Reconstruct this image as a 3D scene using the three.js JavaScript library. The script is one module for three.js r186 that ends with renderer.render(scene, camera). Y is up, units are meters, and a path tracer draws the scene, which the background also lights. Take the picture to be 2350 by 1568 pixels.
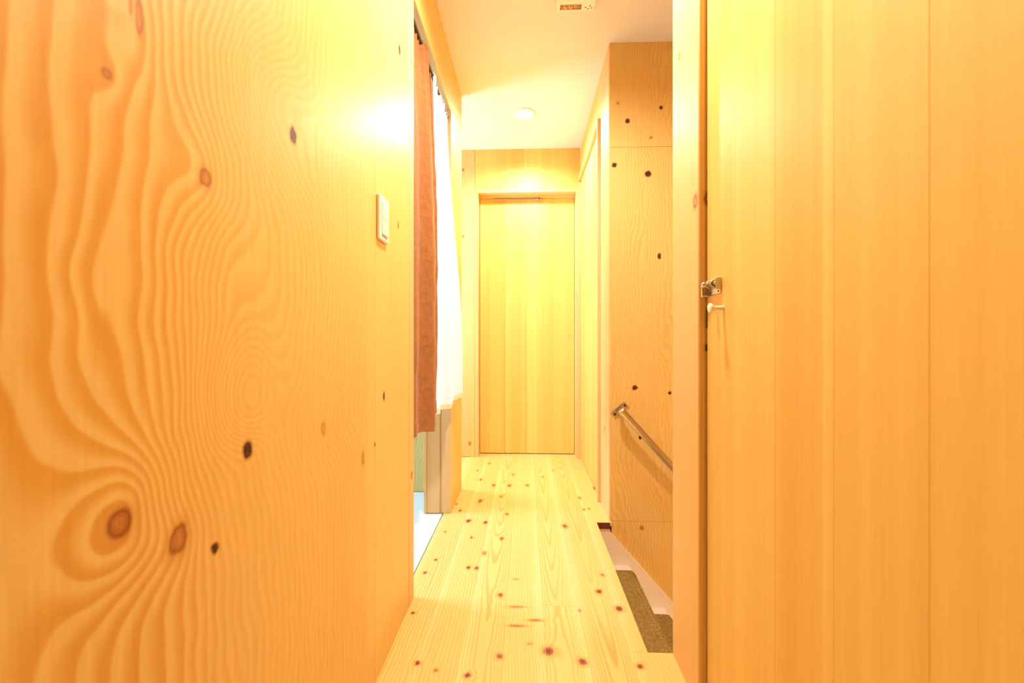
import * as THREE from 'three';
import { RectAreaLightUniformsLib } from 'three/addons/lights/RectAreaLightUniformsLib.js';
import { mergeGeometries } from 'three/addons/utils/BufferGeometryUtils.js';
import { RoundedBoxGeometry } from 'three/addons/geometries/RoundedBoxGeometry.js';

// ---------------------------------------------------------------- camera, sky, daylight, exposure
const scene = new THREE.Scene();
const FOCAL = 914, EYE = 0.864, YAW = Math.atan(32 / FOCAL);           // focal length in pixels of the 2350 x 1568 frame
const camera = new THREE.PerspectiveCamera(2 * Math.atan(784 / FOCAL) * 180 / Math.PI, 2350 / 1568, 0.02, 60);
camera.position.set(0, EYE, 0);
camera.rotation.y = YAW;
camera.focus = 2.3;
camera.userData.fStop = 4;
scene.background = new THREE.Color(0.62, 0.78, 1.0);                    // overcast sky beyond the windows

const renderer = new THREE.WebGLRenderer({ antialias: true });
renderer.toneMapping = THREE.LinearToneMapping;
renderer.toneMappingExposure = 0.94;
renderer.shadowMap.enabled = true;
RectAreaLightUniformsLib.init();

function areaLight(color, intensity, w, h, position, target) {
  const l = new THREE.RectAreaLight(color, intensity, w, h);
  l.position.set(...position); l.lookAt(...target); scene.add(l);
  return l;
}
// daylight entering through window_1 (side room) and window_2 (alcove)
areaLight(new THREE.Color(0.32, 0.63, 1.0), 24, 0.9, 1.3, [-2.56, 1.45, -1.7], [0, 1.1, -1.7]);
areaLight(new THREE.Color(0.62, 0.82, 1.0), 19, 0.42, 1.0, [-1.27, 1.3, -2.64], [0, 1.1, -2.72]);

// ---------------------------------------------------------------- helpers
function rng(seed) { let s = seed >>> 0; return () => { s = (s + 0x6D2B79F5) | 0; let t = Math.imul(s ^ (s >>> 15), 1 | s); t = (t + Math.imul(t ^ (t >>> 7), 61 | t)) ^ t; return ((t ^ (t >>> 14)) >>> 0) / 4294967296; }; }
const PERM = new Float32Array(65536); { const r = rng(7); for (let i = 0; i < 65536; i++) PERM[i] = r() * 2 - 1; }
const hash = (x, y) => PERM[((x * 73) ^ (y * 19349) ^ ((x * y) << 3)) & 65535];
function noise(x, y) {                                                   // value noise, about -1 to 1
  const xi = Math.floor(x), yi = Math.floor(y); let u = x - xi, v = y - yi;
  u = u * u * (3 - 2 * u); v = v * v * (3 - 2 * v);
  const a = hash(xi, yi), b = hash(xi + 1, yi), c = hash(xi, yi + 1), d = hash(xi + 1, yi + 1);
  return a + (b - a) * u + (c - a) * v + (a - b - c + d) * u * v;
}
const fbm = (x, y) => noise(x, y) * 0.6 + noise(x * 2.1 + 9, y * 2.1 + 4) * 0.3 + noise(x * 4.3 + 3, y * 4.3 + 17) * 0.15;
const smooth = (a, b, x) => { let t = (x - a) / (b - a); t = t < 0 ? 0 : t > 1 ? 1 : t; return t * t * (3 - 2 * t); };
const mixc = (a, b, t) => [a[0] + (b[0] - a[0]) * t, a[1] + (b[1] - a[1]) * t, a[2] + (b[2] - a[2]) * t];

// a texture computed texel by texel; fn(u, v) gives an sRGB colour 0..255 for u, v in metres
function texture(w, h, sx, sy, fn, { srgb = true, wrap = THREE.RepeatWrapping, x0 = 0, y0 = 0 } = {}) {
  const d = new Uint8Array(w * h * 4);
  for (let j = 0; j < h; j++) for (let i = 0; i < w; i++) {
    const c = fn(x0 + (i + 0.5) / w * sx, y0 + (j + 0.5) / h * sy), k = (j * w + i) * 4;
    for (let q = 0; q < 3; q++) { const v = c[q]; d[k + q] = v < 0 ? 0 : v > 255 ? 255 : v; }
    d[k + 3] = 255;
  }
  const t = new THREE.DataTexture(d, w, h, THREE.RGBAFormat);
  t.magFilter = THREE.LinearFilter; t.minFilter = THREE.LinearMipmapLinearFilter; t.generateMipmaps = true;
  t.wrapS = t.wrapT = wrap; if (srgb) t.colorSpace = THREE.SRGBColorSpace; t.needsUpdate = true;
  t.userData = { sx, sy, x0, y0 };
  return t;
}
// pixel of the photograph -> point on a plane of the place
function rayOf(px, py) { const a = (px - 1175) / FOCAL, b = -(py - 784) / FOCAL, c = Math.cos(YAW), s = Math.sin(YAW); return [a * c - s, b, -a * s - c]; }
const onX = (px, py, x) => { const r = rayOf(px, py), t = x / r[0]; return [r[2] * t, EYE + r[1] * t, t]; };          // z, y
const onY = (px, py, y) => { const r = rayOf(px, py), t = (y - EYE) / r[1]; return [r[0] * t, r[2] * t, t]; };        // x, z
const onZ = (px, py, z) => { const r = rayOf(px, py), t = z / r[2]; return [r[0] * t, EYE + r[1] * t, t]; };          // x, y

// chamfered box between two corners
function cbox(x0, x1, y0, y1, z0, z1, c = 0) {
  const lo = [Math.min(x0, x1), Math.min(y0, y1), Math.min(z0, z1)], hi = [Math.max(x0, x1), Math.max(y0, y1), Math.max(z0, z1)];
  c = Math.min(c, ...[0, 1, 2].map((k) => (hi[k] - lo[k]) * 0.45));
  const g = new THREE.BufferGeometry(), pos = [], nor = [];
  const mid = lo.map((v, k) => (v + hi[k]) / 2);
  const V = (s, axis) => [0, 1, 2].map((k) => (s[k] > 0 ? hi[k] - (k === axis ? 0 : c) : lo[k] + (k === axis ? 0 : c)));
  const tri = (a, b, d) => {
    const A = new THREE.Vector3(...a), n = new THREE.Vector3(...b).sub(A).cross(new THREE.Vector3(...d).sub(A));
    if (n.lengthSq() < 1e-20) return; n.normalize();
    const out = n.dot(A.clone().sub(new THREE.Vector3(...mid))) > 0; if (!out) n.negate();
    for (const p of out ? [a, b, d] : [a, d, b]) { pos.push(...p); nor.push(n.x, n.y, n.z); }
  };
  const quad = (a, b, d, e) => { tri(a, b, d); tri(a, d, e); };
  for (let k = 0; k < 3; k++) {
    const p = (k + 1) % 3, q = (k + 2) % 3;
    for (const s of [-1, 1]) {
      const cs = [[-1, -1], [1, -1], [1, 1], [-1, 1]].map(([i, j]) => { const t = [0, 0, 0]; t[k] = s; t[p] = i; t[q] = j; return V(t, k); });
      quad(...cs);
    }
    if (c > 0) for (const i of [-1, 1]) for (const j of [-1, 1]) {           // edges along axis k
      const t0 = [0, 0, 0], t1 = [0, 0, 0]; t0[k] = -1; t1[k] = 1; t0[p] = t1[p] = i; t0[q] = t1[q] = j;
      quad(V(t0, p), V(t1, p), V(t1, q), V(t0, q));
    }
  }
  if (c > 0) for (const i of [-1, 1]) for (const j of [-1, 1]) for (const l of [-1, 1]) tri(V([i, j, l], 0), V([i, j, l], 1), V([i, j, l], 2));
  g.setAttribute('position', new THREE.Float32BufferAttribute(pos, 3));
  g.setAttribute('normal', new THREE.Float32BufferAttribute(nor, 3));
  g.setAttribute('uv', new THREE.Float32BufferAttribute(new Float32Array(pos.length / 3 * 2), 2));
  return g;
}
// uv in metres by the face's direction; the texture's own size and origin are taken from its userData. along: which world axis the grain follows
function mapUV(g, tex, along = 'y', ox = 0, oy = 0) {
  const p = g.attributes.position, n = g.attributes.normal, uv = g.attributes.uv, { sx, sy, x0, y0 } = tex.userData;
  for (let i = 0; i < p.count; i++) {
    const P = { x: p.getX(i), y: p.getY(i), z: p.getZ(i) }, N = { x: Math.abs(n.getX(i)), y: Math.abs(n.getY(i)), z: Math.abs(n.getZ(i)) };
    const face = N.x >= N.y && N.x >= N.z ? 'x' : N.y >= N.z ? 'y' : 'z';
    let a, b;                                                            // across, along
    if (face === along) { const o = ['x', 'y', 'z'].filter((k) => k !== along); a = P[o[0]]; b = P[o[1]] * 0.15; }
    else { const o = ['x', 'y', 'z'].find((k) => k !== along && k !== face); a = P[o]; b = P[along]; }
    uv.setXY(i, (a + ox - x0) / sx, (b + oy - y0) / sy);
  }
  return g;
}
const taken = {};
function numbered(name) { if (!(name in taken)) { taken[name] = 0; return name; } taken[name]++; return name + '_' + String(taken[name]).padStart(3, '0'); }
function mesh(name, geometries, material, parent) {
  const list = Array.isArray(geometries) ? geometries : [geometries];
  const g = list.length === 1 ? list[0] : mergeGeometries(list.map((x) => { const y = x.index ? x.toNonIndexed() : x; for (const k of Object.keys(y.attributes)) if (!['position', 'normal', 'uv'].includes(k)) y.deleteAttribute(k); return y; }));
  const m = new THREE.Mesh(g, material); m.castShadow = m.receiveShadow = true;
  m.name = parent === scene ? numbered(name) : name;
  if (parent !== scene) { const same = parent.children.filter((c) => c.name.replace(/_\d{3}$/, '') === name).length; if (same) m.name = name + '_' + String(same).padStart(3, '0'); }
  parent.add(m); return m;
}
function tag(o, label, category, { group, kind } = {}) { o.userData = { ...o.userData, label, category }; if (group) o.userData.group = group; if (kind) o.userData.kind = kind; return o; }
function root(name, [x, y, z] = [0, 0, 0]) { const g = new THREE.Group(); g.name = numbered(name); g.position.set(x, y, z); scene.add(g); return g; }
function sub(name, parent) { const g = new THREE.Group(), same = parent.children.filter((c) => c.name.replace(/_\d{3}$/, '') === name).length; g.name = same ? name + '_' + String(same).padStart(3, '0') : name; parent.add(g); return g; }
const at = (g, x, y, z) => g.translate(x, y, z);
const STRUCT = { kind: 'structure' };

// ---------------------------------------------------------------- place: the measured planes
const LX = -0.38, RX = 0.40, DOORX = 0.424, CEIL = 2.30, STAIRZ = -1.93, FARZ = -2.97, FDOORZ = -3.06;

// ---------------------------------------------------------------- wood
const PLY_A = [235, 201, 128], PLY_B = [216, 154, 58];                   // early and late wood of the larch plywood
// rings: [across, up, radius across, radius up, number of rings pushed]; knots: [across, up, radius, stretch, tone 0..1, hole?]
function plywood({ period, wide, rings = [], knots = [], seed = 0, swing = 1, contrast = 1, regions }) {
  return (x, y) => {
    const wx = x + 0.010 * noise(x * 9 + seed, y * 7) + 0.003 * noise(x * 31, y * 26 + seed);
    let h = wide ? wide(wx) : wx / period;
    const reg = regions ? regions(x) : [1, 1];
    h += swing * reg[0] * (2.3 * noise(wx * 3.6 + seed, y * 0.9 + seed) + 1.0 * noise(wx * 8 + seed * 2, y * 1.5) + 0.28 * noise(x * 26, y * 14 + seed) + 0.10 * noise(x * 70, y * 45 + seed));
    let near = 0;
    for (const [rx, ry, a, b, n] of rings) { const dx = (wx - rx) / a, dy = (y - ry) / b, r2 = dx * dx + dy * dy; if (r2 < 9) { const e = Math.exp(-r2); h += n * e * (n > 0 ? reg[0] : 1); near = Math.max(near, e); } }
    const f = h - Math.floor(h);
    let late = smooth(0.15, 0.78, f) * (1 - smooth(0.86, 1.0, f));
    const patch = 0.5 + 0.5 * fbm(x * 5 + seed, y * 1.7 + 3);
    late *= contrast * reg[1] * (0.35 + 0.65 * patch);
    let c = mixc(PLY_A, PLY_B, late);
    const fibre = 3.2 * noise(x * 700, y * 24) + 3.0 * noise(x * 260, y * 9) + 4 * fbm(x * 6, y * 2.4 + seed);
    c = [c[0] + fibre * 0.8, c[1] + fibre, c[2] + fibre * 1.1];
    for (const [kx, ky, r, st, tone, hole] of knots) {
      const dx = (x - kx) / r, dy = (y - ky) / (r * st), d = Math.sqrt(dx * dx + dy * dy) * (1 + 0.16 * noise(Math.atan2(dy, dx) * 1.4 + kx * 50, ky * 31));
      if (d > 2.4) continue;
      if (hole) {
        c = mixc(c, [150, 74, 22], (1 - smooth(0.9, 1.5, d)) * 0.55 * tone);
        const inner = 1 - smooth(0.84, 1.0, d), bit = noise(x * 900, y * 700 + kx * 99);
        c = mixc(c, bit > 0.45 ? [150, 84, 44] : [52, 14, 8], inner * tone);
      } else {
        const rim = Math.exp(-((d - 0.9) ** 2) / 0.05), fill = 1 - smooth(0.7, 1.1, d), halo = 1 - smooth(0.8, 2.4, d);
        c = mixc(c, [186, 104, 40], halo * 0.35 * tone); c = mixc(c, [176, 96, 40], fill * 0.5 * tone); c = mixc(c, [128, 62, 20], rim * 0.75 * tone);
        if (d < 0.8) { const rr = 0.5 + 0.5 * Math.sin(d * 16); c = mixc(c, [140, 76, 30], rr * 0.3 * tone); }
      }
    }
    return c;
  };
}
// --- the near left wall, its figure read from the photograph (texture across = z, up = y)
const lk = (px, py, rpx, st, tone, hole) => { const [z, y, t] = onX(px, py, LX); return [z, y, rpx * t / FOCAL, st, tone, hole]; };
const lr = (px, py, rx, ry, n) => { const [z, y, t] = onX(px, py, LX); const [z2] = onX(px + rx, py, LX); return [z, y, Math.abs(z2 - z), ry * t / FOCAL, n]; };
const leftFn = plywood({
  wide: (z) => { const q = -z - 0.47; return -36 * z + 15 * (Math.sqrt(q * q + 0.012) + q); }, swing: 0.4, contrast: 1.0, seed: 3,
  regions: (z) => { const k = smooth(0.34, 0.56, -z); return [1 + 1.1 * k, 1 - 0.74 * k]; },   // broad strong rings near the heart, finer fainter ones away from it
  rings: [lr(275, 1200, 115, 150, -5), lr(408, 1237, 60, 80, -1.6), lr(560, 905, 70, 150, 5), lr(568, 1040, 55, 70, -3), lr(640, 265, 90, 150, 4.5), lr(672, 312, 50, 60, -2), lr(472, 408, 60, 110, -2.4),
    lr(230, 640, 50, 220, 0.9), lr(310, 60, 60, 120, -1.1), lr(245, 170, 40, 50, -0.6), lr(760, 960, 90, 90, 2.2), lr(500, 620, 90, 160, 2.2), lr(820, 420, 60, 200, 1.5)],
  knots: [lk(673, 311, 12, 1.5, 0.85, 1), lk(472, 408, 16, 1.3, 0.6), lk(245, 168, 10, 1.2, 0.55), lk(568, 1033, 14, 1.4, 1, 1), lk(275, 1200, 26, 1.15, 0.9), lk(408, 1237, 22, 1.3, 0.75), lk(493, 1258, 10, 1.3, 1, 1),
    lk(881, 910, 5.5, 1.8, 1, 1), lk(833, 1052, 7, 1.9, 0.5), lk(917, 115, 5, 2.2, 1, 1), lk(914, 518, 3.5, 2.2, 1, 1), lk(742, 985, 9, 1.6, 0.35), lk(320, 40, 9, 4.2, 0.55), lk(860, 1020, 3, 1.6, 0.8, 1), lk(300, 10, 4, 5, 0.6)],
});
const texLeft = texture(1792, 2048, 1.35, 2.34, leftFn, { wrap: THREE.MirroredRepeatWrapping, x0: -1.35, y0: -0.02 });
// --- the stair wall (texture across = x, up = y)
const sk = (px, py, rpx, tone, hole, st = 1) => { const [x, y, t] = onZ(px, py, STAIRZ); return [x, y, rpx * t / FOCAL, st, tone, hole]; };
const texStair = texture(640, 2048, 0.8, 3.2, plywood({
  period: 0.014, seed: 11, swing: 2.0, contrast: 0.4,
  rings: [[0.6, 2.12, 0.06, 0.22, 4], [0.66, 1.9, 0.06, 0.1, 3], [0.5, 1.2, 0.08, 0.3, 3.5], [0.52, 0.66, 0.09, 0.12, -3], [0.62, 0.95, 0.06, 0.2, 3], [0.6, 0.25, 0.07, 0.24, 4], [0.46, 0.3, 0.06, 0.2, 3]],
  knots: [sk(1517, 247, 4, 1, 1), sk(1440, 278, 5, 1, 1), sk(1410, 379, 5, 1, 1), sk(1487, 399, 6.5, 1, 1), sk(1513, 588, 3.5, 1, 1, 1.9), sk(1457, 890, 5.5, 1, 1), sk(1537, 902, 3.5, 1, 1), sk(1469, 1005, 3.5, 1, 1),
    sk(1473, 1212, 4, 0.8), sk(1494, 316, 3, 0.7), sk(1418, 237, 2.5, 0.6)],
}), { wrap: THREE.MirroredRepeatWrapping, x0: 0.36, y0: -0.9 });
// --- plywood for the other walls
const texPly = texture(768, 1024, 1.2, 2.4, plywood({ period: 0.013, seed: 23, swing: 1.4, contrast: 0.5,
  rings: [[0.3, 0.6, 0.08, 0.2, 4], [0.8, 1.5, 0.09, 0.3, 4], [0.95, 0.4, 0.06, 0.2, -3], [0.5, 1.9, 0.1, 0.2, 3]],
  knots: [[0.3, 0.45, 0.011, 1, 1, 1], [0.8, 1.3, 0.009, 1, 1, 1], [0.95, 0.4, 0.016, 1.1, 0.7], [0.2, 1.7, 0.01, 1, 1, 1], [0.62, 2.1, 0.012, 1.1, 0.7]] }), { wrap: THREE.MirroredRepeatWrapping });
// --- straight-grained veneer of the doors: tone bands running up the leaf
const VEN = [236, 201, 118];
const texVeneer = texture(1280, 512, 1.3, 2.2, (x, y) => {
  const w = x + 0.004 * noise(x * 3, y * 1.3) + 0.0016 * noise(x * 14, y * 2.2);
  const strip = Math.floor(x / 0.13), tone = hash(strip + 5, 77);
  const band = 0.8 * noise(w * 17 + strip * 7.3, y * 0.3 + 3.3) + 0.4 * noise(w * 48, y * 0.5 + 8) + 0.18 * noise(w * 170, y * 0.7) + 0.14 * noise(w * 520, y * 1.4);
  const fine = noise(x * 1000, y * 30);
  const k = 9 * band + 5 * tone + 2 * fine;
  return [VEN[0] + k * 0.7, VEN[1] + k * 1.5, VEN[2] + k * 1.9];
});
// --- solid sawn timber of posts, jambs and trims
const texTimber = texture(512, 1024, 0.5, 2.0, (x, y) => {
  const w = x + 0.006 * noise(x * 8, y * 1.6) + 0.002 * noise(x * 30, y * 6);
  const h = w / 0.0085 + 1.2 * noise(x * 6, y * 0.8), f = h - Math.floor(h), late = smooth(0.35, 0.85, f) * (1 - smooth(0.9, 1, f));
  let c = mixc([235, 198, 142], [218, 168, 104], late * 0.5);
  const n = 3 * noise(x * 420, y * 14) + 5 * fbm(x * 5, y * 1.5); c = [c[0] + n, c[1] + n, c[2] + n];
  for (const [kx, ky, r] of [[0.11, 0.42, 0.008], [0.3, 1.2, 0.011], [0.42, 1.75, 0.007], [0.2, 1.62, 0.006], [0.37, 0.2, 0.009]]) {
    const d = Math.hypot(x - kx, (y - ky) / 1.4) / r; if (d < 2) { c = mixc(c, [190, 122, 66], (1 - smooth(0.7, 2, d)) * 0.5); c = mixc(c, [128, 66, 30], Math.exp(-((d - 0.8) ** 2) / 0.06) * 0.7); }
  }
  return c;
}, { wrap: THREE.MirroredRepeatWrapping });
// --- the floor (texture across = x, along = z), knots where the photograph shows them
const BOARD = 0.117, SEAMS = []; for (let k = -10; k <= 2; k++) SEAMS.push(0.054 + BOARD * k);       // ... -0.414 -0.297 -0.180 -0.063 0.054 0.171 0.288
const fk = (px, py, r, tone = 1, rx = 1) => { const [x, z, t] = onY(px, py, 0); return [x, z, r * t / FOCAL * rx * 0.85, r * t / FOCAL * (rx > 2 ? 1.2 : Math.min(1.7, t * 0.75)), tone * (t > 2.1 ? 0.75 : 0.95)]; };
const floorKnots = [fk(948, 1407, 4.5), fk(958, 1522, 7), fk(1000, 1539, 6, 0.55), fk(1073, 1550, 8), fk(1147, 1507, 9, 0.75), fk(1149, 1366, 7, 0.8), fk(1111, 1270, 6, 0.5), fk(1075, 1303, 5), fk(1094, 1304, 5.5, 0.8), fk(1000, 1285, 3.2), fk(975, 1315, 4.5, 0.8),
  fk(1075, 1196, 5.5), fk(1114, 1199, 4.5), fk(1163, 1180, 4.5, 0.6), fk(1151, 1236, 4.5, 0.8), fk(1102, 1150, 5.5), fk(1150, 1140, 4, 0.7), fk(1104, 1101, 3.5, 0.9), fk(1133, 1114, 4, 0.9), fk(1169, 1115, 4.5, 0.9), fk(1210, 1114, 4.5, 0.7), fk(1178, 1089, 4.5, 0.5), fk(1123, 1064, 4, 0.5),
  fk(1296, 1208, 6.5, 0.75), fk(1365, 1121, 4.5, 0.8), fk(1330, 1143, 4, 0.7), fk(1375, 1358, 7, 0.95), fk(1330, 1402, 3.5, 0.8), fk(1258, 1495, 13), fk(1337, 1519, 10, 0.9), fk(1056, 1172, 3.5, 0.8), fk(1047, 1157, 3, 0.8), fk(1082, 1234, 3.2, 0.8), fk(1022, 1221, 3, 0.6),
  fk(1421, 1397, 9, 0.95), fk(1469, 1530, 8, 0.9), fk(1383, 1320, 5, 0.5), fk(1186, 1393, 3, 0.45, 7), fk(1186, 1437, 3.2, 0.55, 6.5), fk(1228, 1424, 3, 0.55, 5.5), fk(1215, 1478, 3, 0.3, 3), fk(1184, 1330, 2.5, 0.35, 3), fk(1340, 1170, 3, 0.7), fk(1352, 1168, 3, 0.6), fk(1096, 1080, 3, 0.6), fk(1270, 1080, 3, 0.4), fk(1245, 1095, 3, 0.5)];
const floorFn = (x, z) => {
  const b = Math.floor((x - 0.054) / BOARD), u = (x - 0.054) / BOARD - b - 0.5, seg = b === 0 && z > -1.305 ? 40 : b === 2 && z > -1.52 ? 60 : 0, s = (b + 20) * 3.7 + seg;
  const kind = Math.abs(hash(b + 31 + seg, 5));
  const xx = u + 0.05 * noise(u * 3 + s, z * 4) + 0.02 * noise(u * 9 + s, z * 14);
  let h = kind > 0.3 && b !== 0 ? xx * (8 + 6 * kind) + 0.5 * noise(z * 0.9 + s, 2) : (seg ? -4 : 5) * (xx - 0.18 * hash(b, 9)) ** 2 * 4.2 + (seg ? 1 : 1) * (z * (3.2 + 3 * kind) + 1.6 * noise(z * 1.1 + s, 1));
  let pull = 0;
  for (const k of floorKnots) { const dx = (x - k[0]) / k[2], dz = (z - k[1]) / k[3]; const r2 = dx * dx + dz * dz; if (r2 < 60) pull += Math.exp(-r2 / 8) * k[4]; }
  h += 1.2 * pull;
  const f = h - Math.floor(h), late = smooth(0.45, 0.86, f) * (1 - smooth(0.9, 1.0, f));
  const tone = hash(b + 3 + seg, 13), sap = smooth(0.2, 0.45, u * (tone > 0 ? 1 : -1) + 0.06 * noise(z * 3 + s, 4));
  let c = mixc([237, 203, 126], [210, 148, 66], late * (0.34 + 0.2 * noise(x * 14 + s, z * 2)));
  const n = 6 * tone + 2.5 * noise(x * 620, z * 16) + 4 * fbm(x * 8 + s, z * 1.6);
  c = [c[0] + n + sap * 5, c[1] + n + sap * 10, c[2] + n * 1.2 + sap * 18];
  for (const k of floorKnots) {
    const dx = (x - k[0]) / k[2], dz = (z - k[1]) / k[3]; let d = Math.sqrt(dx * dx + dz * dz); if (d > 3) continue;
    d *= 1 + 0.2 * noise(Math.atan2(dz, dx) * 1.5 + k[0] * 60, k[1] * 20);
    c = mixc(c, [222, 140, 70], (1 - smooth(0.8, 2.6, d)) * 0.6 * k[4]);
    c = mixc(c, [150, 66, 26], (1 - smooth(0.75, 1.1, d)) * 0.8 * k[4]);
    c = mixc(c, [74, 22, 10], (1 - smooth(0.2, 0.75, d)) * 0.75 * k[4] * k[4] + Math.exp(-((d - 0.95) ** 2) / 0.03) * 0.3 * k[4]);
  }
  return c;
};
const texFloor = texture(1024, 2048, 0.97, 2.4, floorFn, { wrap: THREE.MirroredRepeatWrapping, x0: -0.54, y0: -3.12 });
// --- fabric, mat, plaster, label
const texWeave = texture(512, 512, 0.16, 0.16, (x, y) => {
  const a = 0.5 + 0.5 * Math.sin(x * 2 * Math.PI / 0.0016), b = 0.5 + 0.5 * Math.sin(y * 2 * Math.PI / 0.0016), slub = noise(x * 60, y * 900) * 0.5 + noise(x * 900, y * 60) * 0.5;
  const k = 16 * (a * b - 0.4) + 20 * slub + 9 * fbm(x * 90, y * 90);
  return [172 + k, 106 + k * 0.8, 54 + k * 0.6];
});
const texMat = texture(256, 256, 0.12, 0.12, (x, y) => { const k = 34 * noise(x * 700, y * 700) + 20 * noise(x * 330, y * 330 + 5); return [150 + k, 122 + k, 62 + k * 0.8]; });
const texMatBump = texture(256, 256, 0.12, 0.12, (x, y) => { const k = 128 + 90 * noise(x * 700, y * 700); return [k, k, k]; }, { srgb: false });
const texPlaster = texture(512, 512, 0.5, 0.5, (x, y) => { const k = 128 + 40 * noise(x * 420, y * 420) + 40 * noise(x * 190 + 5, y * 190) + 20 * fbm(x * 60, y * 60); return [k, k, k]; }, { srgb: false });

// ---------------------------------------------------------------- materials
const gloss = { roughness: 0.42 };
const M = {
  left: new THREE.MeshPhysicalMaterial({ map: texLeft, roughness: 0.42, specularIntensity: 0.8 }),
  stair: new THREE.MeshPhysicalMaterial({ map: texStair, roughness: 0.5 }),
  ply: new THREE.MeshPhysicalMaterial({ map: texPly, roughness: 0.5 }),
  veneer: new THREE.MeshPhysicalMaterial({ map: texVeneer, roughness: 0.46 }),
  timber: new THREE.MeshPhysicalMaterial({ map: texTimber, roughness: 0.5 }),
  floor: new THREE.MeshPhysicalMaterial({ map: texFloor, roughness: 0.42 }),
  core: new THREE.MeshStandardMaterial({ color: 0xd8a868, roughness: 0.8 }),
  endgrain: new THREE.MeshStandardMaterial({ color: 0x6a3512, roughness: 0.8 }),
  white: new THREE.MeshStandardMaterial({ color: 0xeeedee, roughness: 0.85, bumpMap: texPlaster, bumpScale: 0.0004 }),
  vinyl: new THREE.MeshStandardMaterial({ color: 0xe9e9e6, roughness: 0.5 }),
  stringer: new THREE.MeshStandardMaterial({ color: 0xf4eae2, roughness: 0.6 }),
  mat: new THREE.MeshStandardMaterial({ map: texMat, roughness: 1, bumpMap: texMatBump, bumpScale: 0.002 }),
  brown: new THREE.MeshPhysicalMaterial({ map: texWeave, roughness: 1, side: THREE.DoubleSide, transmission: 0.18, thickness: 0 }),
  cloth: new THREE.MeshPhysicalMaterial({ color: 0xf4f2ea, roughness: 1, side: THREE.DoubleSide, transmission: 0.45, thickness: 0 }),
  hem: new THREE.MeshPhysicalMaterial({ color: 0xefe2b0, roughness: 1, side: THREE.DoubleSide, transmission: 0.3, thickness: 0 }),
  plastic: new THREE.MeshPhysicalMaterial({ color: 0xf8f8f6, roughness: 0.3 }),
  plasticLine: new THREE.MeshStandardMaterial({ color: 0x9a968c, roughness: 0.5 }),
  steel: new THREE.MeshStandardMaterial({ color: 0xc9c2b8, roughness: 0.28, metalness: 1 }),
  darkSteel: new THREE.MeshStandardMaterial({ color: 0x5d5048, roughness: 0.35, metalness: 1 }),
  screw: new THREE.MeshStandardMaterial({ color: 0x6a5546, roughness: 0.4, metalness: 1 }),
  rod: new THREE.MeshStandardMaterial({ color: 0x3a2a22, roughness: 0.5 }),
  dark: new THREE.MeshStandardMaterial({ color: 0x20140c, roughness: 0.9 }),
  glass: new THREE.MeshPhysicalMaterial({ color: 0xffffff, roughness: 0.02, transmission: 1, thickness: 0 }),
  frame: new THREE.MeshStandardMaterial({ color: 0xd9d6cf, roughness: 0.5 }),
  lampGlow: new THREE.MeshStandardMaterial({ color: 0xffffff, emissive: new THREE.Color(1, 0.93, 0.78), emissiveIntensity: 6 }),
};
const wood = (g, m = M.timber, along = 'y', ox = 0, oy = 0) => mapUV(g, m.map, along, ox, oy);

// ---------------------------------------------------------------- floor of boards
{
  const f = tag(root('floor'), 'pale knotty pine board floor of the corridor', 'floor', STRUCT);
  const joints = { '-10': [], '-9': [], '-8': [], '-7': [], '-6': [], '-5': [], '-4': [-0.4, -2.1], '-3': [-0.2, -1.7, -2.62], '-2': [-0.6, -2.38], '-1': [-0.1, -1.95], 0: [-0.5, -1.305, -2.75], 1: [-0.2, -2.2], 2: [-0.7, -1.52, -2.5] };
  for (let k = -10; k <= 2; k++) {
    const x0 = 0.054 + BOARD * k, alcove = k < -4;
    const cuts = [alcove ? -2.32 : 3.55, ...joints[k], alcove ? -2.965 : -3.118];
    for (let i = 0; i + 1 < cuts.length; i++) {
      let za = cuts[i], zb = cuts[i + 1];
      if (k === 2) {                                                       // beside the stair opening the board is cut narrow
        const parts = za > -1.119 && zb < -1.119 ? [[za, -1.119], [-1.119, zb]] : [[za, zb]];
        for (const [pa, pb] of parts) {
          const q = pa > -1.92 && pb < -1.92 ? [[pa, -1.915], [-1.915, pb]] : [[pa, pb]];
          for (const [qa, qb] of q) { const open = qa <= -1.118 && qb >= -1.916; mesh('floor_board', wood(cbox(x0, open ? 0.338 : 0.41, -0.018, 0, qa, qb, 0.0007), M.floor, 'z'), M.floor, f); }
        }
      } else mesh('floor_board', wood(cbox(x0, x0 + BOARD, -0.018, 0, za, zb, 0.0007), M.floor, 'z'), M.floor, f);
    }
  }
  mesh('subfloor', [cbox(-0.42, 0.325, -0.14, -0.0185, -3.118, 3.55), cbox(-1.3, -0.42, -0.14, -0.0185, -3.05, -2.32), cbox(0.325, 0.41, -0.14, -0.0185, -3.05, -1.93), cbox(0.325, 0.52, -0.14, -0.0185, -1.1, 3.55)], M.core, f);
  mesh('end_grain_strip', wood(cbox(0.325, 0.4, -0.03, -0.0005, -1.9165, -1.912), M.timber, 'x'), M.endgrain, f);
}
tag(mesh('ceiling', cbox(-2.8, 2.5, CEIL, CEIL + 0.1, -3.3, 3.7), M.white, scene), 'white papered ceiling of the corridor', 'ceiling', STRUCT);

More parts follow.
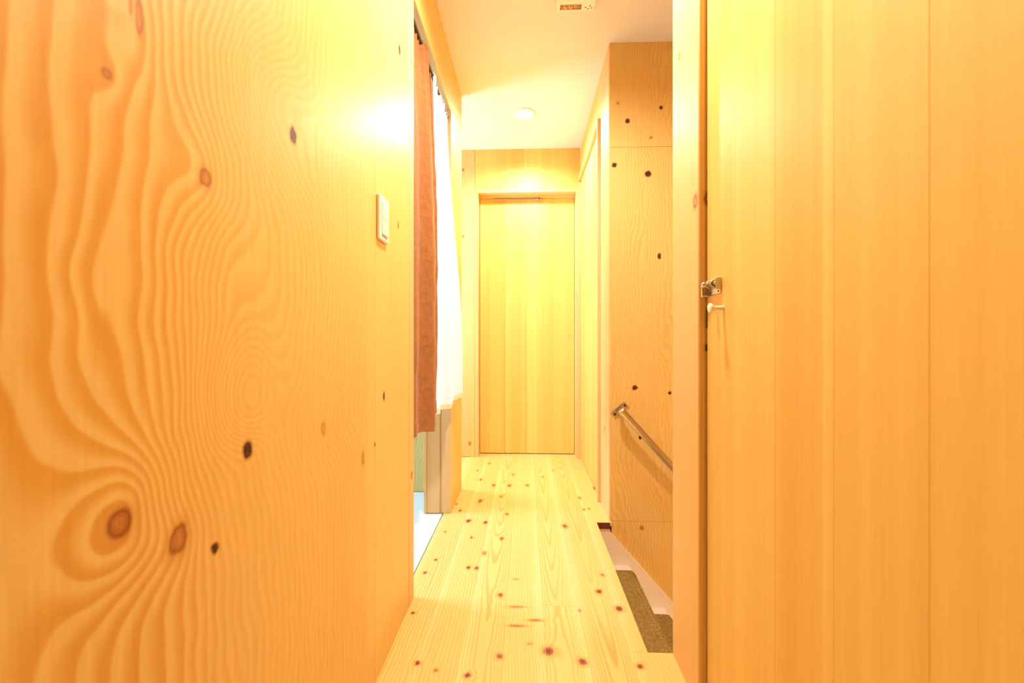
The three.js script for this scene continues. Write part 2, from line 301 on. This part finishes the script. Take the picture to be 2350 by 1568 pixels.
// ---------------------------------------------------------------- left wall: plywood sheets, end strip, header, jamb
{
  const w = tag(root('wall_left'), 'larch plywood wall beside the light switch', 'wall', STRUCT);
  mesh('wall_core', [cbox(-0.53, LX - 0.009, -0.02, CEIL, 3.55, -1.33)], M.core, w);
  const P = (x1, y0, y1, z0, z1) => mesh('plywood_panel', wood(cbox(LX - 0.009, x1, y0, y1, z0, z1, 0.0006), M.left, 'y'), M.left, w);
  P(LX, 0, CEIL, -0.0, -0.9885); P(LX, 0, CEIL, 1.82, 0.0005); P(LX, 0, CEIL, 3.55, 1.821);
  P(LX, 0, 1.7915, -0.9893, -1.279); P(LX, 1.7925, CEIL, -0.9893, -1.279);
  const t = tag(root('trim_1'), 'pale timber end strip at the edge of the plywood wall', 'trim', STRUCT);
  mesh('lower_strip', wood(cbox(LX - 0.02, LX + 0.001, 0, 1.79, -1.2795, -1.335, 0.0015), M.timber, 'y', 0.2), M.timber, t);
  mesh('upper_strip', wood(cbox(LX - 0.02, LX + 0.001, 1.792, CEIL, -1.2795, -1.335, 0.0015), M.timber, 'y', 0.31, 0.3), M.timber, t);
  mesh('lining', wood(cbox(-0.53, LX - 0.02, 0, CEIL, -1.33, -1.335, 0), M.timber, 'y', 0.1), M.timber, t);
}
{
  const w = tag(root('wall_header'), 'plywood header over the curtained opening', 'wall', STRUCT);
  mesh('wall_core', wood(cbox(-0.53, LX - 0.004, 2.03, CEIL, -1.335, -1.995), M.timber, 'z', 0.13), M.timber, w);
  mesh('plywood_panel', wood(cbox(LX - 0.004, LX + 0.003, 2.024, CEIL, -1.336, -1.995, 0.0008), M.ply, 'z', 0.3, 0.4), M.ply, w);
}
{
  const w = tag(root('wall_stub'), 'narrow plywood wall end past the white curtain', 'wall', STRUCT);
  mesh('plywood_panel', wood(cbox(-0.385, -0.377, 0, CEIL, -1.997, -2.322, 0.0008), M.ply, 'y', 0.5), M.ply, w);
  mesh('wall_core', wood(cbox(-0.5, -0.385, 0, CEIL, -2.003, -2.32), M.timber), M.timber, w);
  mesh('alcove_side_panel', wood(cbox(-1.3, -0.385, 0, CEIL, -2.3, -2.322), M.ply), M.ply, w);
  const t = tag(root('trim_2'), 'sawn timber jamb boards beneath the white curtain', 'trim', STRUCT);
  mesh('jamb_board', wood(cbox(-0.424, -0.3765, 0, 2.03, -1.99, -2.003, 0.001), M.timber, 'y', 0.23, 0.2), M.timber, t);
  mesh('jamb_board', wood(cbox(-0.5, -0.434, 0, 2.03, -1.99, -2.003, 0.001), M.timber, 'y', 0.36, 0.5), M.timber, t);
  mesh('stop_strip', wood(cbox(-0.436, -0.424, 0, 2.03, -1.997, -2.003, 0), M.timber, 'y', 0.4), M.timber, t);
  mesh('back_edge', wood(cbox(-0.513, -0.5, 0, 2.03, -1.985, -2.01, 0.001), M.timber, 'y', 0.1), M.timber, t);
}

// ---------------------------------------------------------------- side room seen under the curtains
{
  tag(mesh('floor', cbox(-2.62, -0.4205, -0.06, -0.004, 0.42, -2.28), M.vinyl, scene), 'bright white vinyl floor of the side room behind the curtains', 'floor', STRUCT);
  const w = tag(root('wall_side_room'), 'plywood wall of the daylit side room below the brown curtain', 'wall', STRUCT);
  mesh('plywood_panel', wood(cbox(-1.5, -0.5, 0, CEIL, -2.275, -2.2995), M.ply, 'y', 0.27, 0.3), M.ply, w);
  mesh('plywood_panel', wood(cbox(-2.62, -1.502, 0, CEIL, -2.275, -2.2995), M.ply, 'y', 0.1), M.ply, w);
  tag(mesh('wall_side_near', wood(cbox(-2.7, -0.53, -0.05, CEIL, 0.42, 0.5), M.ply), M.ply, scene), 'plywood wall closing the side room', 'wall', STRUCT);
  const wl = tag(root('wall_side_window'), 'white wall around the side room window', 'wall', STRUCT);
  mesh('wall_face', [cbox(-2.72, -2.62, -0.05, 0.75, -2.3, 0.5), cbox(-2.72, -2.62, 2.15, CEIL, -2.3, 0.5), cbox(-2.72, -2.62, 0.75, 2.15, -2.3, -2.2), cbox(-2.72, -2.62, 0.75, 2.15, -1.2, 0.5)], M.white, wl);
  windowAt('window_1', 'bright window of the side room', -2.68, 0.75, 2.15, -2.2, -1.2);
  // alcove
  const wa = tag(root('wall_alcove'), 'white wall around the alcove window', 'wall', STRUCT);
  mesh('wall_face', [cbox(-1.4, -1.3, -0.05, 0.78, -2.3, -3.1), cbox(-1.4, -1.3, 1.82, CEIL, -2.3, -3.1), cbox(-1.4, -1.3, 0.78, 1.82, -2.3, -2.42), cbox(-1.4, -1.3, 0.78, 1.82, -2.86, -3.1)], M.white, wa);
  windowAt('window_2', 'bright narrow window of the alcove', -1.36, 0.78, 1.82, -2.42, -2.86);
}
function windowAt(name, label, x, y0, y1, za, zb) {
  const w = tag(root(name), label, 'window', STRUCT), lo = Math.min(za, zb), hi = Math.max(za, zb), b = 0.035;
  mesh('window_frame', [cbox(x - 0.03, x + 0.03, y0, y0 + b, lo, hi), cbox(x - 0.03, x + 0.03, y1 - b, y1, lo, hi), cbox(x - 0.03, x + 0.03, y0 + b, y1 - b, lo, lo + b), cbox(x - 0.03, x + 0.03, y0 + b, y1 - b, hi - b, hi)], M.frame, w);
  const g = new THREE.PlaneGeometry(hi - lo - 2 * b, y1 - y0 - 2 * b); g.rotateY(Math.PI / 2); g.translate(x, (y0 + y1) / 2, (lo + hi) / 2);
  mesh('pane', g, M.glass, w);
}

// ---------------------------------------------------------------- far wall and its door
function staves(door, axis, from, to, width, face, back, y0, y1, first, oy) {   // veneer strips of a flush door, each a piece
  let a = from, i = 0;
  while (a < to - 0.002) {
    const b = Math.min(to, i === 0 ? from + first : a + width), ox = i * 0.137 + oy;
    const g = axis === 'z' ? cbox(face, back, y0, y1, a + 0.0001, b - 0.0001, 0.0003) : cbox(a + 0.0002, b - 0.0002, y0, y1, face, back, 0.0002);
    mesh('stave', wood(g, M.veneer, 'y', ox, 0), M.veneer, door); a = b; i++;
  }
}
{
  const w = tag(root('wall_far'), 'plywood wall over and beside the door at the corridor end', 'wall', STRUCT);
  mesh('plywood_panel', wood(cbox(-0.381, 0.41, 2.004, CEIL, FARZ, FARZ - 0.012, 0.0008), M.veneer, 'y', 0.4, -1.2), M.veneer, w).userData.label = 'strip of veneer above the door';
  mesh('wall_core', wood(cbox(-1.3, 0.52, 0, CEIL, -3.12, -3.2), M.core.map ? M.core : M.timber), M.timber, w);
  mesh('side_board', wood(cbox(-0.53, -0.3825, 0, CEIL, FARZ + 0.002, -3.12, 0.0015), M.timber, 'y', 0.05, 0.1), M.timber, w);
  mesh('alcove_panel', wood(cbox(-1.3, -0.5305, 0, CEIL, FARZ, -3.12), M.ply), M.ply, w);
  mesh('wall_core', cbox(-0.382, 0.52, 2.05, CEIL, FARZ - 0.0125, -3.12), M.core, w);
  const t = tag(root('trim_3'), 'timber frame around the door at the corridor end', 'trim', STRUCT);
  mesh('head', wood(cbox(-0.381, 0.4, 1.975, 2.0035, FARZ + 0.004, -3.1, 0.0015), M.timber, 'x', 0, 0.3), M.timber, t);
  mesh('jamb', wood(cbox(-0.381, -0.357, 0, 1.975, FARZ + 0.003, -3.1, 0.0015), M.timber, 'y', 0.2), M.timber, t);
  mesh('jamb', wood(cbox(0.372, 0.4, 0, 1.975, FARZ + 0.003, -3.1, 0.0015), M.timber, 'y', 0.27), M.timber, t);
  mesh('door_stop', wood(cbox(-0.357, 0.372, 1.962, 1.975, FDOORZ + 0.03, -3.1, 0.001), M.timber, 'x', 0.1), M.timber, t);
  const d = tag(root('door_1'), 'light wooden flush door closing the corridor end', 'door', STRUCT);
  staves(d, 'x', -0.354, 0.369, 0.13, FDOORZ, FDOORZ - 0.034, 0.006, 1.961, 0.1, 0.02);
  const c = sub('door_closer', d);
  const tube = (p, q, r) => { const A = new THREE.Vector3(...p), B = new THREE.Vector3(...q), L = A.distanceTo(B), g = new THREE.CylinderGeometry(r, r, L, 16); g.applyQuaternion(new THREE.Quaternion().setFromUnitVectors(new THREE.Vector3(0, 1, 0), B.clone().sub(A).normalize())); return g.translate((p[0] + q[0]) / 2, (p[1] + q[1]) / 2, (p[2] + q[2]) / 2); };
  mesh('guide_bar', [tube([-0.25, 1.949, FDOORZ + 0.018], [0.1, 1.949, FDOORZ + 0.018], 0.007)], M.steel, c);
  mesh('end_bracket', [cbox(0.085, 0.112, 1.936, 1.961, FDOORZ + 0.004, FDOORZ + 0.032, 0.003)], M.steel, c);
  mesh('screw_head', at(new THREE.CylinderGeometry(0.006, 0.006, 0.004, 14).rotateX(Math.PI / 2), 0.1, 1.948, FDOORZ + 0.033), M.screw, c);
  const pull = new THREE.TorusGeometry(0.012, 0.002, 8, 24); mesh('finger_pull', at(pull, 0.333, 0.905, FDOORZ + 0.0005), M.timber, d);
}

// ---------------------------------------------------------------- right wall beyond the stairs, with its door
{
  const w = tag(root('wall_right'), 'light wooden wall around the bright door past the stairs', 'wall', STRUCT);
  mesh('corner_post', wood(cbox(RX, 0.52, -0.02, CEIL, -1.934, -2.155, 0.0015), M.timber, 'y', 0.15), M.timber, w);
  mesh('wall_panel', wood(cbox(RX, 0.52, 2.066, CEIL, -2.1555, FARZ, 0.001), M.veneer, 'z', 0.2), M.veneer, w);
  mesh('wall_core', cbox(0.45, 0.52, 0, 2.066, -2.156, FARZ), M.core, w);
  const t = tag(root('trim_4'), 'narrow proud timber casing around the bright right door', 'trim', STRUCT);
  mesh('casing_side', wood(cbox(0.384, 0.449, 0, 2.066, -2.156, -2.176, 0.001), M.timber, 'y', 0.33), M.timber, t);
  mesh('casing_side', wood(cbox(0.384, 0.449, 0, 2.066, -2.945, -2.966, 0.001), M.timber, 'y', 0.1), M.timber, t);
  mesh('casing_head', wood(cbox(0.384, 0.449, 2.044, 2.066, -2.1765, -2.9445, 0.001), M.timber, 'z', 0.2), M.timber, t);
  const d = tag(root('door_2'), 'bright pale wooden door in the right wall past the stairs', 'door', STRUCT);
  staves(d, 'z', -2.943, -2.178, 0.13, 0.404, 0.438, 0.006, 2.042, 0.11, 0.4);
  const h = sub('latch', d);
  mesh('latch_plate', cbox(0.4, 0.4045, 0.84, 0.9, -2.205, -2.19, 0.001), M.steel, h);
  mesh('latch_knob', at(new THREE.SphereGeometry(0.006, 14, 10), 0.399, 0.93, -2.198), M.steel, h);
}
// ---------------------------------------------------------------- stairwell
{
  const w = tag(root('wall_stair'), 'plywood stairwell wall carrying the handrail', 'wall', STRUCT);
  const P = (y0, y1) => mesh('plywood_panel', wood(cbox(0.403, 2.3, y0, y1, STAIRZ, STAIRZ - 0.009, 0.0007), M.stair, 'y'), M.stair, w);
  P(1.7975, CEIL); P(0.0005, 1.7965); P(-1.8, -0.0005); P(-2.4, -1.801);
  mesh('wall_core', cbox(0.41, 2.3, -2.4, CEIL, STAIRZ - 0.0095, -2.03), M.core, w);
  tag(mesh('wall_stair_near', wood(cbox(0.52, 2.3, -2.4, CEIL, -1.03, -1.119), M.ply), M.ply, scene), 'plywood near wall of the stairwell', 'wall', STRUCT);
  tag(mesh('wall_stair_end', wood(cbox(2.3, 2.4, -2.4, CEIL, -1.0, -2.05), M.ply), M.ply, scene), 'plywood end wall of the stairwell', 'wall', STRUCT);
  tag(mesh('wall_stair_inner', cbox(0.285, 0.304, -2.4, -0.141, -1.119, STAIRZ), M.stringer, scene), 'pale wall beneath the stair head', 'wall', STRUCT);
  const s = tag(root('staircase'), 'pale painted stairs going down beside the corridor', 'staircase');
  const run = 0.166, rise = 0.2;
  for (let i = 0; i < 10; i++) {
    const x1 = 0.493 + run * i, y = -rise * (i + 1) - 0.004;
    mesh('tread', cbox(x1 - run - 0.02, x1, y - 0.026, y, -1.12, STAIRZ + 0.001, 0.003), M.stringer, s);
    mesh('riser', cbox(x1 - run - 0.02, x1 - run - 0.008, y, y + rise - 0.026, -1.12, STAIRZ + 0.001, 0), M.stringer, s);
  }
  const sl = (0.388 - 0.049) / 0.3, sh = new THREE.Shape(), yt = (x) => -0.049 - sl * (x - 0.404);
  sh.moveTo(0.346, -0.018); sh.lineTo(0.3995, -0.018); sh.lineTo(0.404, yt(0.404)); sh.lineTo(2.25, yt(2.25)); sh.lineTo(2.25, yt(2.25) - 0.3); sh.lineTo(0.346, yt(0.346) - 0.3); sh.closePath();
  const sg = new THREE.ExtrudeGeometry(sh, { depth: 0.012, bevelEnabled: false }); sg.translate(0, 0, STAIRZ + 0.0005);
  mesh('stringer', sg, M.stringer, s);
  const sn = new THREE.ExtrudeGeometry(sh, { depth: 0.012, bevelEnabled: false }); sn.translate(0, 0, -1.1315); mesh('stringer', sn, M.stringer, s);
  for (let i = 0; i < 6; i++) {
    const x1 = 0.497 + run * i, y = -rise * (i + 1) - 0.004, r = 0.02, x0 = x1 - 0.135, za = -1.19, zb = -1.866;
    const o = new THREE.Shape(); o.moveTo(x0 + r, za); o.lineTo(x1 - r, za); o.quadraticCurveTo(x1, za, x1, za - r); o.lineTo(x1, zb + r); o.quadraticCurveTo(x1, zb, x1 - r, zb); o.lineTo(x0 + r, zb); o.quadraticCurveTo(x0, zb, x0, zb + r); o.lineTo(x0, za - r); o.quadraticCurveTo(x0, za, x0 + r, za);
    const g = new THREE.ExtrudeGeometry(o, { depth: 0.005, bevelEnabled: false, curveSegments: 6 }); g.rotateX(Math.PI / 2); g.translate(0, y + 0.0056, 0);
    // shape's y became z after the turn; uv in metres
    const p = g.attributes.position, uv = g.attributes.uv; for (let k = 0; k < p.count; k++) uv.setXY(k, p.getX(k) / 0.12, p.getZ(k) / 0.12);
    const lip = cbox(x1 + 0.0004, x1 + 0.0044, y - 0.028, y + 0.003, za - r, zb + r, 0.001); const lu = lip.attributes.uv, lp = lip.attributes.position; for (let k = 0; k < lp.count; k++) lu.setXY(k, lp.getY(k) / 0.12, lp.getZ(k) / 0.12);
    const names = ['on the topmost stair tread', 'on the second stair tread from the top', 'on the third stair tread from the top', 'on the fourth stair tread from the top', 'on the fifth stair tread from the top', 'on the sixth stair tread from the top'];
    tag(mesh('stair_mat', [g, lip], M.mat, scene), 'olive speckled carpet mat ' + names[i], 'mat', { group: 'carpet mats on the stair treads' });
  }
  tag(mesh('floor', cbox(0.33, 2.3, -2.45, -2.3, -1.1, -2.0), M.core, scene), 'floor at the foot of the stairs', 'floor', STRUCT);
}
// ---------------------------------------------------------------- right near wall: post and sliding door
{
  const p = tag(root('trim_5'), 'pale timber post between the stairwell and the near door', 'trim', STRUCT);
  mesh('post', wood(cbox(0.406, 0.52, -0.1, CEIL, -0.952, -1.119, 0.0025), M.timber, 'y', 0.27), M.timber, p);
  mesh('door_stop', wood(cbox(0.452, 0.52, 0, CEIL, -0.9515, -0.93), M.timber), M.timber, p);
  const w = tag(root('wall_near_right'), 'wooden wall behind the near door', 'wall', STRUCT);
  mesh('wall_panel', wood(cbox(0.462, 0.53, 0, CEIL, -0.93, 3.55), M.ply), M.ply, w);
  mesh('post', wood(cbox(0.406, 0.461, 0, CEIL, -0.12, 3.55), M.timber), M.timber, w);
  mesh('head', wood(cbox(0.406, 0.461, 2.06, CEIL, -0.95, -0.12), M.timber, 'z'), M.timber, w);
  const d = tag(root('door_3'), 'large near flush wooden door with a slide bolt and white knob', 'door', STRUCT);
  staves(d, 'z', -0.947, -0.13, 0.13, DOORX, DOORX + 0.034, 0.006, 2.055, 0.123, 0.7);
  const b = sub('slide_bolt', d), X = DOORX, y = 0.984;
  mesh('base_plate', cbox(X - 0.002, X, y - 0.015, y + 0.006, -0.944, -0.88, 0.0006), M.steel, b);
  const bar = new THREE.CylinderGeometry(0.0046, 0.0046, 0.064, 18).rotateX(Math.PI / 2).rotateY(0.06); mesh('bolt_bar', at(bar, X - 0.011, y + 0.008, -0.912), M.steel, b);
  const ring = () => new THREE.TorusGeometry(0.0068, 0.0024, 10, 22);
  for (const z of [-0.893, -0.915]) mesh('bolt_guide', at(ring(), X - 0.0095, y + 0.008, z), M.steel, b);
  mesh('end_flange', cbox(X - 0.0125, X - 0.0005, y - 0.006, y + 0.02, -0.8805, -0.8785, 0.0006), M.steel, b);
  mesh('bolt_handle', [at(new THREE.CylinderGeometry(0.0028, 0.0028, 0.013, 14).rotateZ(Math.PI / 2), X - 0.019, y + 0.008, -0.905), at(new THREE.SphereGeometry(0.0045, 16, 12), X - 0.0265, y + 0.008, -0.905)], M.steel, b);
  mesh('keeper', [cbox(X - 0.0145, X - 0.0115, y - 0.015, y + 0.014, -0.949, -0.941, 0.0008), cbox(X - 0.0145, X, y - 0.017, y - 0.0145, -0.949, -0.938, 0.0004)], M.steel, b);
  mesh('bolt_end', at(new THREE.SphereGeometry(0.0052, 16, 12), X - 0.0125, y + 0.011, -0.9465), M.darkSteel, b);
  mesh('screw', [[-0.889, -0.009], [-0.926, -0.009], [-0.926, 0.011]].map(([z, dy]) => at(new THREE.CylinderGeometry(0.0022, 0.0022, 0.0012, 12).rotateZ(Math.PI / 2), X - 0.0024, y + dy, z)), M.screw, b);
  // turned knob on a stem, pointing into the corridor
  const pr = [[0, 0], [0.0048, 0], [0.0045, 0.014], [0.0048, 0.02], [0.0075, 0.0235], [0.0102, 0.0265], [0.0106, 0.0288], [0.0085, 0.0305], [0, 0.031]].map(([r, h]) => new THREE.Vector2(r, h));
  mesh('knob', at(new THREE.LatheGeometry(pr, 28).rotateZ(Math.PI / 2), X, 0.936, -0.871), M.plastic, d).userData.label = 'small white turned knob';
  mesh('edge_catch', [cbox(X - 0.0022, X + 0.004, 0.895, 0.945, -0.9475, -0.9465, 0), cbox(X - 0.003, X + 0.002, 0.842, 0.858, -0.9495, -0.947, 0)], M.dark, d);
  tag(mesh('wall_back', wood(cbox(-0.53, 0.53, -0.1, CEIL, 3.55, 3.65), M.ply), M.ply, scene), 'plywood wall behind the corridor start', 'wall', STRUCT);
}

// ---------------------------------------------------------------- things
// light switch
{
  const s = tag(root('light_switch', [LX, 1.184, -1.034]), 'white rectangular light switch plate on the plywood wall', 'switch');
  const plate = new RoundedBoxGeometry(0.009, 0.116, 0.07, 4, 0.004); plate.translate(0.0046, 0, 0); mesh('plate', plate, M.plastic, s);
  for (const [y, h] of [[0.021, 0.041], [-0.0215, 0.041]]) { const r = new RoundedBoxGeometry(0.004, h, 0.042, 3, 0.0014); r.translate(0.0095, y, 0); mesh('rocker', r, M.plastic, s); }
  mesh('name_strip', at(new RoundedBoxGeometry(0.0012, 0.005, 0.04, 2, 0.0004), 0.0092, -0.046, 0), M.plasticLine, s);
}
// handrail
{
  const h = tag(root('handrail', [0.446, 0.541, STAIRZ]), 'round metal handrail sloping down the stairwell wall', 'handrail');
  const dir = new THREE.Vector3(0.244, -0.272, 0).normalize(), ang = Math.atan2(dir.y, dir.x), L = 2.0, z = 0.065;
  const rail = new THREE.CylinderGeometry(0.016, 0.016, L, 32).rotateZ(-Math.PI / 2).translate(L / 2, 0, 0).rotateZ(ang).translate(0, 0, z);
  mesh('rail', rail, M.steel, h);
  mesh('end_cap', new THREE.SphereGeometry(0.0163, 24, 14, 0, Math.PI * 2, 0, Math.PI / 2).scale(1, 0.6, 1).rotateZ(Math.PI / 2).rotateZ(ang).translate(0, 0, z), M.steel, h);
  for (const s of [0.006, 0.9, 1.8]) {
    const b = sub('bracket', h);
    const T = (g) => g.rotateZ(ang).translate(dir.x * s, dir.y * s, 0);
    mesh('wall_plate', T(new RoundedBoxGeometry(0.036, 0.084, 0.005, 2, 0.0015).translate(0, 0, 0.0022)), M.steel, b);
    mesh('arm', T(new THREE.CylinderGeometry(0.009, 0.011, z - 0.014, 18).rotateX(Math.PI / 2).translate(0, 0, z / 2 - 0.005)), M.steel, b);
    mesh('saddle', T(new RoundedBoxGeometry(0.034, 0.036, 0.02, 3, 0.005).translate(0.004, 0, z - 0.012)), M.steel, b);
    for (const v of [-0.032, 0.032]) mesh('screw_head', T(new THREE.CylinderGeometry(0.0065, 0.0065, 0.003, 16).rotateX(Math.PI / 2).translate(0, v, 0.005)), M.screw, b);
  }
}
// curtains on a rod
{
  const rx = -0.396, ry = 1.99;
  tag(mesh('curtain_rod', new THREE.CylinderGeometry(0.007, 0.007, 0.654, 18).rotateX(Math.PI / 2).translate(rx, ry, -1.6635), M.rod, scene), 'dark rod holding the curtains under the header', 'curtain rod');
  const sheet = (nu, nv, fn) => {
    const pos = [], uv = [], idx = [];
    for (let j = 0; j <= nv; j++) for (let i = 0; i <= nu; i++) { const p = fn(i / nu, j / nv); pos.push(p[0], p[1], p[2]); uv.push(p[3] ?? i / nu, p[4] ?? j / nv); }
    for (let j = 0; j < nv; j++) for (let i = 0; i < nu; i++) { const a = j * (nu + 1) + i; idx.push(a, a + 1, a + nu + 2, a, a + nu + 2, a + nu + 1); }
    const g = new THREE.BufferGeometry(); g.setAttribute('position', new THREE.Float32BufferAttribute(pos, 3)); g.setAttribute('uv', new THREE.Float32BufferAttribute(uv, 2)); g.setIndex(idx); g.computeVertexNormals(); return g;
  };
  // brown curtain: s runs along the opening (z), t from the rod down
  const brown = (s, t) => {
    const z0 = -1.338, z1 = -1.655, gather = Math.exp(-t * 9);
    const z = z0 + (z1 - z0) * s + 0.004 * Math.sin(t * 7 + s * 3) * s + 0.03 * smooth(0.8, 1.0, t) * s;
    const fold = 0.008 * gather * Math.sin(s * 66) + (0.010 + 0.004 * t) * Math.sin(s * 11 + 1.1) + 0.003 * Math.sin(s * 25 + t * 3) * (1 - t) + 0.0025 * noise(s * 6, t * 22) * smooth(0.1, 0.4, t);
    const bulge = 0.020 * smooth(0.02, 0.6, t) * smooth(0, 0.6, s);
    const top = 2.008 - 0.010 * Math.max(0, Math.sin(s * 66)) ;
    const bottom = 0.525 + 0.05 * smooth(0.75, 1.0, s) ** 2 + 0.010 * Math.sin(s * 6);
    const y = top + (bottom - top) * t;
    return [rx + 0.012 * (1 - gather) + fold + bulge - 0.045 * Math.exp(-s * 11), y, z, s * 0.3 / 0.16, y / 0.16];
  };
  const b = tag(root('brown_curtain'), 'brown woven curtain hanging in the opening beside the plywood wall', 'curtain');
  mesh('cloth', sheet(120, 160, (s, t) => brown(s, t * 0.965)), M.brown, b);
  mesh('hem', sheet(120, 6, (s, t) => { const p = brown(s, 0.965 + 0.035 * t); p[0] += 0.0012; return p; }), M.brown, b);
  const white = (s, t) => {
    const z0 = -1.668, z1 = -1.972, gather = Math.exp(-t * 9);
    const z = z0 + (z1 - z0) * s + 0.012 * Math.sin(s * 13) * t * s * (1 - s) * 4;
    const fold = 0.008 * gather * Math.sin(s * 60) + (0.006 + 0.010 * t) * Math.sin(s * 13 + 0.6) + 0.004 * Math.sin(s * 31) * (1 - 0.4 * t);
    const bulge = (0.004 + 0.062 * s) * smooth(0.02, 0.85, t);
    const top = 2.004 - 0.010 * Math.max(0, Math.sin(s * 60)), bottom = 0.556 + 0.02 * smooth(0.5, 0.6, s) + 0.012 * smooth(0.8, 1, s), y = top + (bottom - top) * t;
    return [rx + 0.004 * (1 - gather) + fold + bulge, y, z];
  };
  const w = tag(root('white_curtain'), 'white curtain with a cream hem beside the brown curtain', 'curtain');
  mesh('cloth', sheet(150, 120, (s, t) => white(s, t * 0.985)), M.cloth, w);
  mesh('hem', sheet(150, 4, (s, t) => white(s, 0.985 + 0.015 * t)), M.hem, w).userData.label = 'cream hem';
}
// ceiling unit with a printed label
{
  const u = tag(root('ceiling_alarm', [0.21, CEIL, -1.6]), 'white rectangular unit with a printed label on the ceiling', 'alarm');
  const g = new RoundedBoxGeometry(0.165, 0.032, 0.21, 3, 0.006); g.translate(0, -0.0162, 0); mesh('housing', g, M.plastic, u);
  const lab = texture(128, 48, 1, 1, (x, y) => { const row = Math.floor(y * 5), k = hash(Math.floor(x * 26) + row * 7, row + 3); const edge = x < 0.03 || x > 0.97 || y < 0.06 || y > 0.94; return edge || (row % 2 === 1 && k > -0.1) ? [120, 66, 30] : [214, 170, 120]; });
  const pl = new THREE.PlaneGeometry(0.088, 0.026); pl.rotateX(Math.PI / 2); mesh('label', pl.translate(-0.022, -0.0326, -0.08), new THREE.MeshStandardMaterial({ map: lab, roughness: 0.6 }), u);
  mesh('printed_mark', [[0.04, -0.083], [0.052, -0.09], [0.058, -0.075], [0.066, -0.086]].map(([x, z]) => at(new THREE.CylinderGeometry(0.0028, 0.0028, 0.0006, 12), x, -0.0325, z)), M.screw, u);
}
// recessed-looking ceiling lights: trim ring, glowing disc, and the light that they give
function downlight(x, z, power, label) {
  const l = tag(root('downlight', [x, CEIL, z]), label, 'ceiling light', { group: 'round ceiling lights of the corridor' });
  const prof = [[0.05, 0], [0.062, 0], [0.062, -0.004], [0.056, -0.008], [0.05, -0.008], [0.05, 0]].map(([r, y]) => new THREE.Vector2(r, y));
  mesh('trim_ring', new THREE.LatheGeometry(prof, 40), M.plastic, l);
  mesh('lamp_diffuser', at(new THREE.CylinderGeometry(0.0495, 0.0495, 0.006, 40), 0, -0.0035, 0), M.lampGlow, l);
  const s = new THREE.SpotLight(new THREE.Color(1, 0.92, 0.74), power, 0, 1.44, 0.45, 2); s.position.set(x, CEIL - 0.03, z); s.target.position.set(x, 0, z); s.castShadow = true; s.shadow.radius = 2.5;
  scene.add(s); scene.add(s.target);
}
downlight(-0.005, -2.51, 5.5, 'round glowing ceiling light before the end door');
downlight(0.08, -1.05, 8.5, 'round ceiling light over the near plywood wall');

// globe lamp low in the stairwell, round the foot of the stairs
{
  const l = tag(root('wall_lamp', [2.3, -0.25, -1.52]), 'round opal wall lamp on the end wall of the stairwell', 'wall lamp');
  mesh('back_plate', new THREE.CylinderGeometry(0.05, 0.05, 0.012, 28).rotateZ(Math.PI / 2).translate(-0.0065, 0, 0), M.plastic, l);
  mesh('lamp_globe', new THREE.SphereGeometry(0.06, 28, 18).translate(-0.068, 0, 0), M.lampGlow, l);
  const p = new THREE.PointLight(new THREE.Color(1, 0.9, 0.74), 2.0, 0, 2); p.position.set(2.232, -0.25, -1.52); p.castShadow = true; p.shadow.radius = 3; scene.add(p);
}

renderer.render(scene, camera);
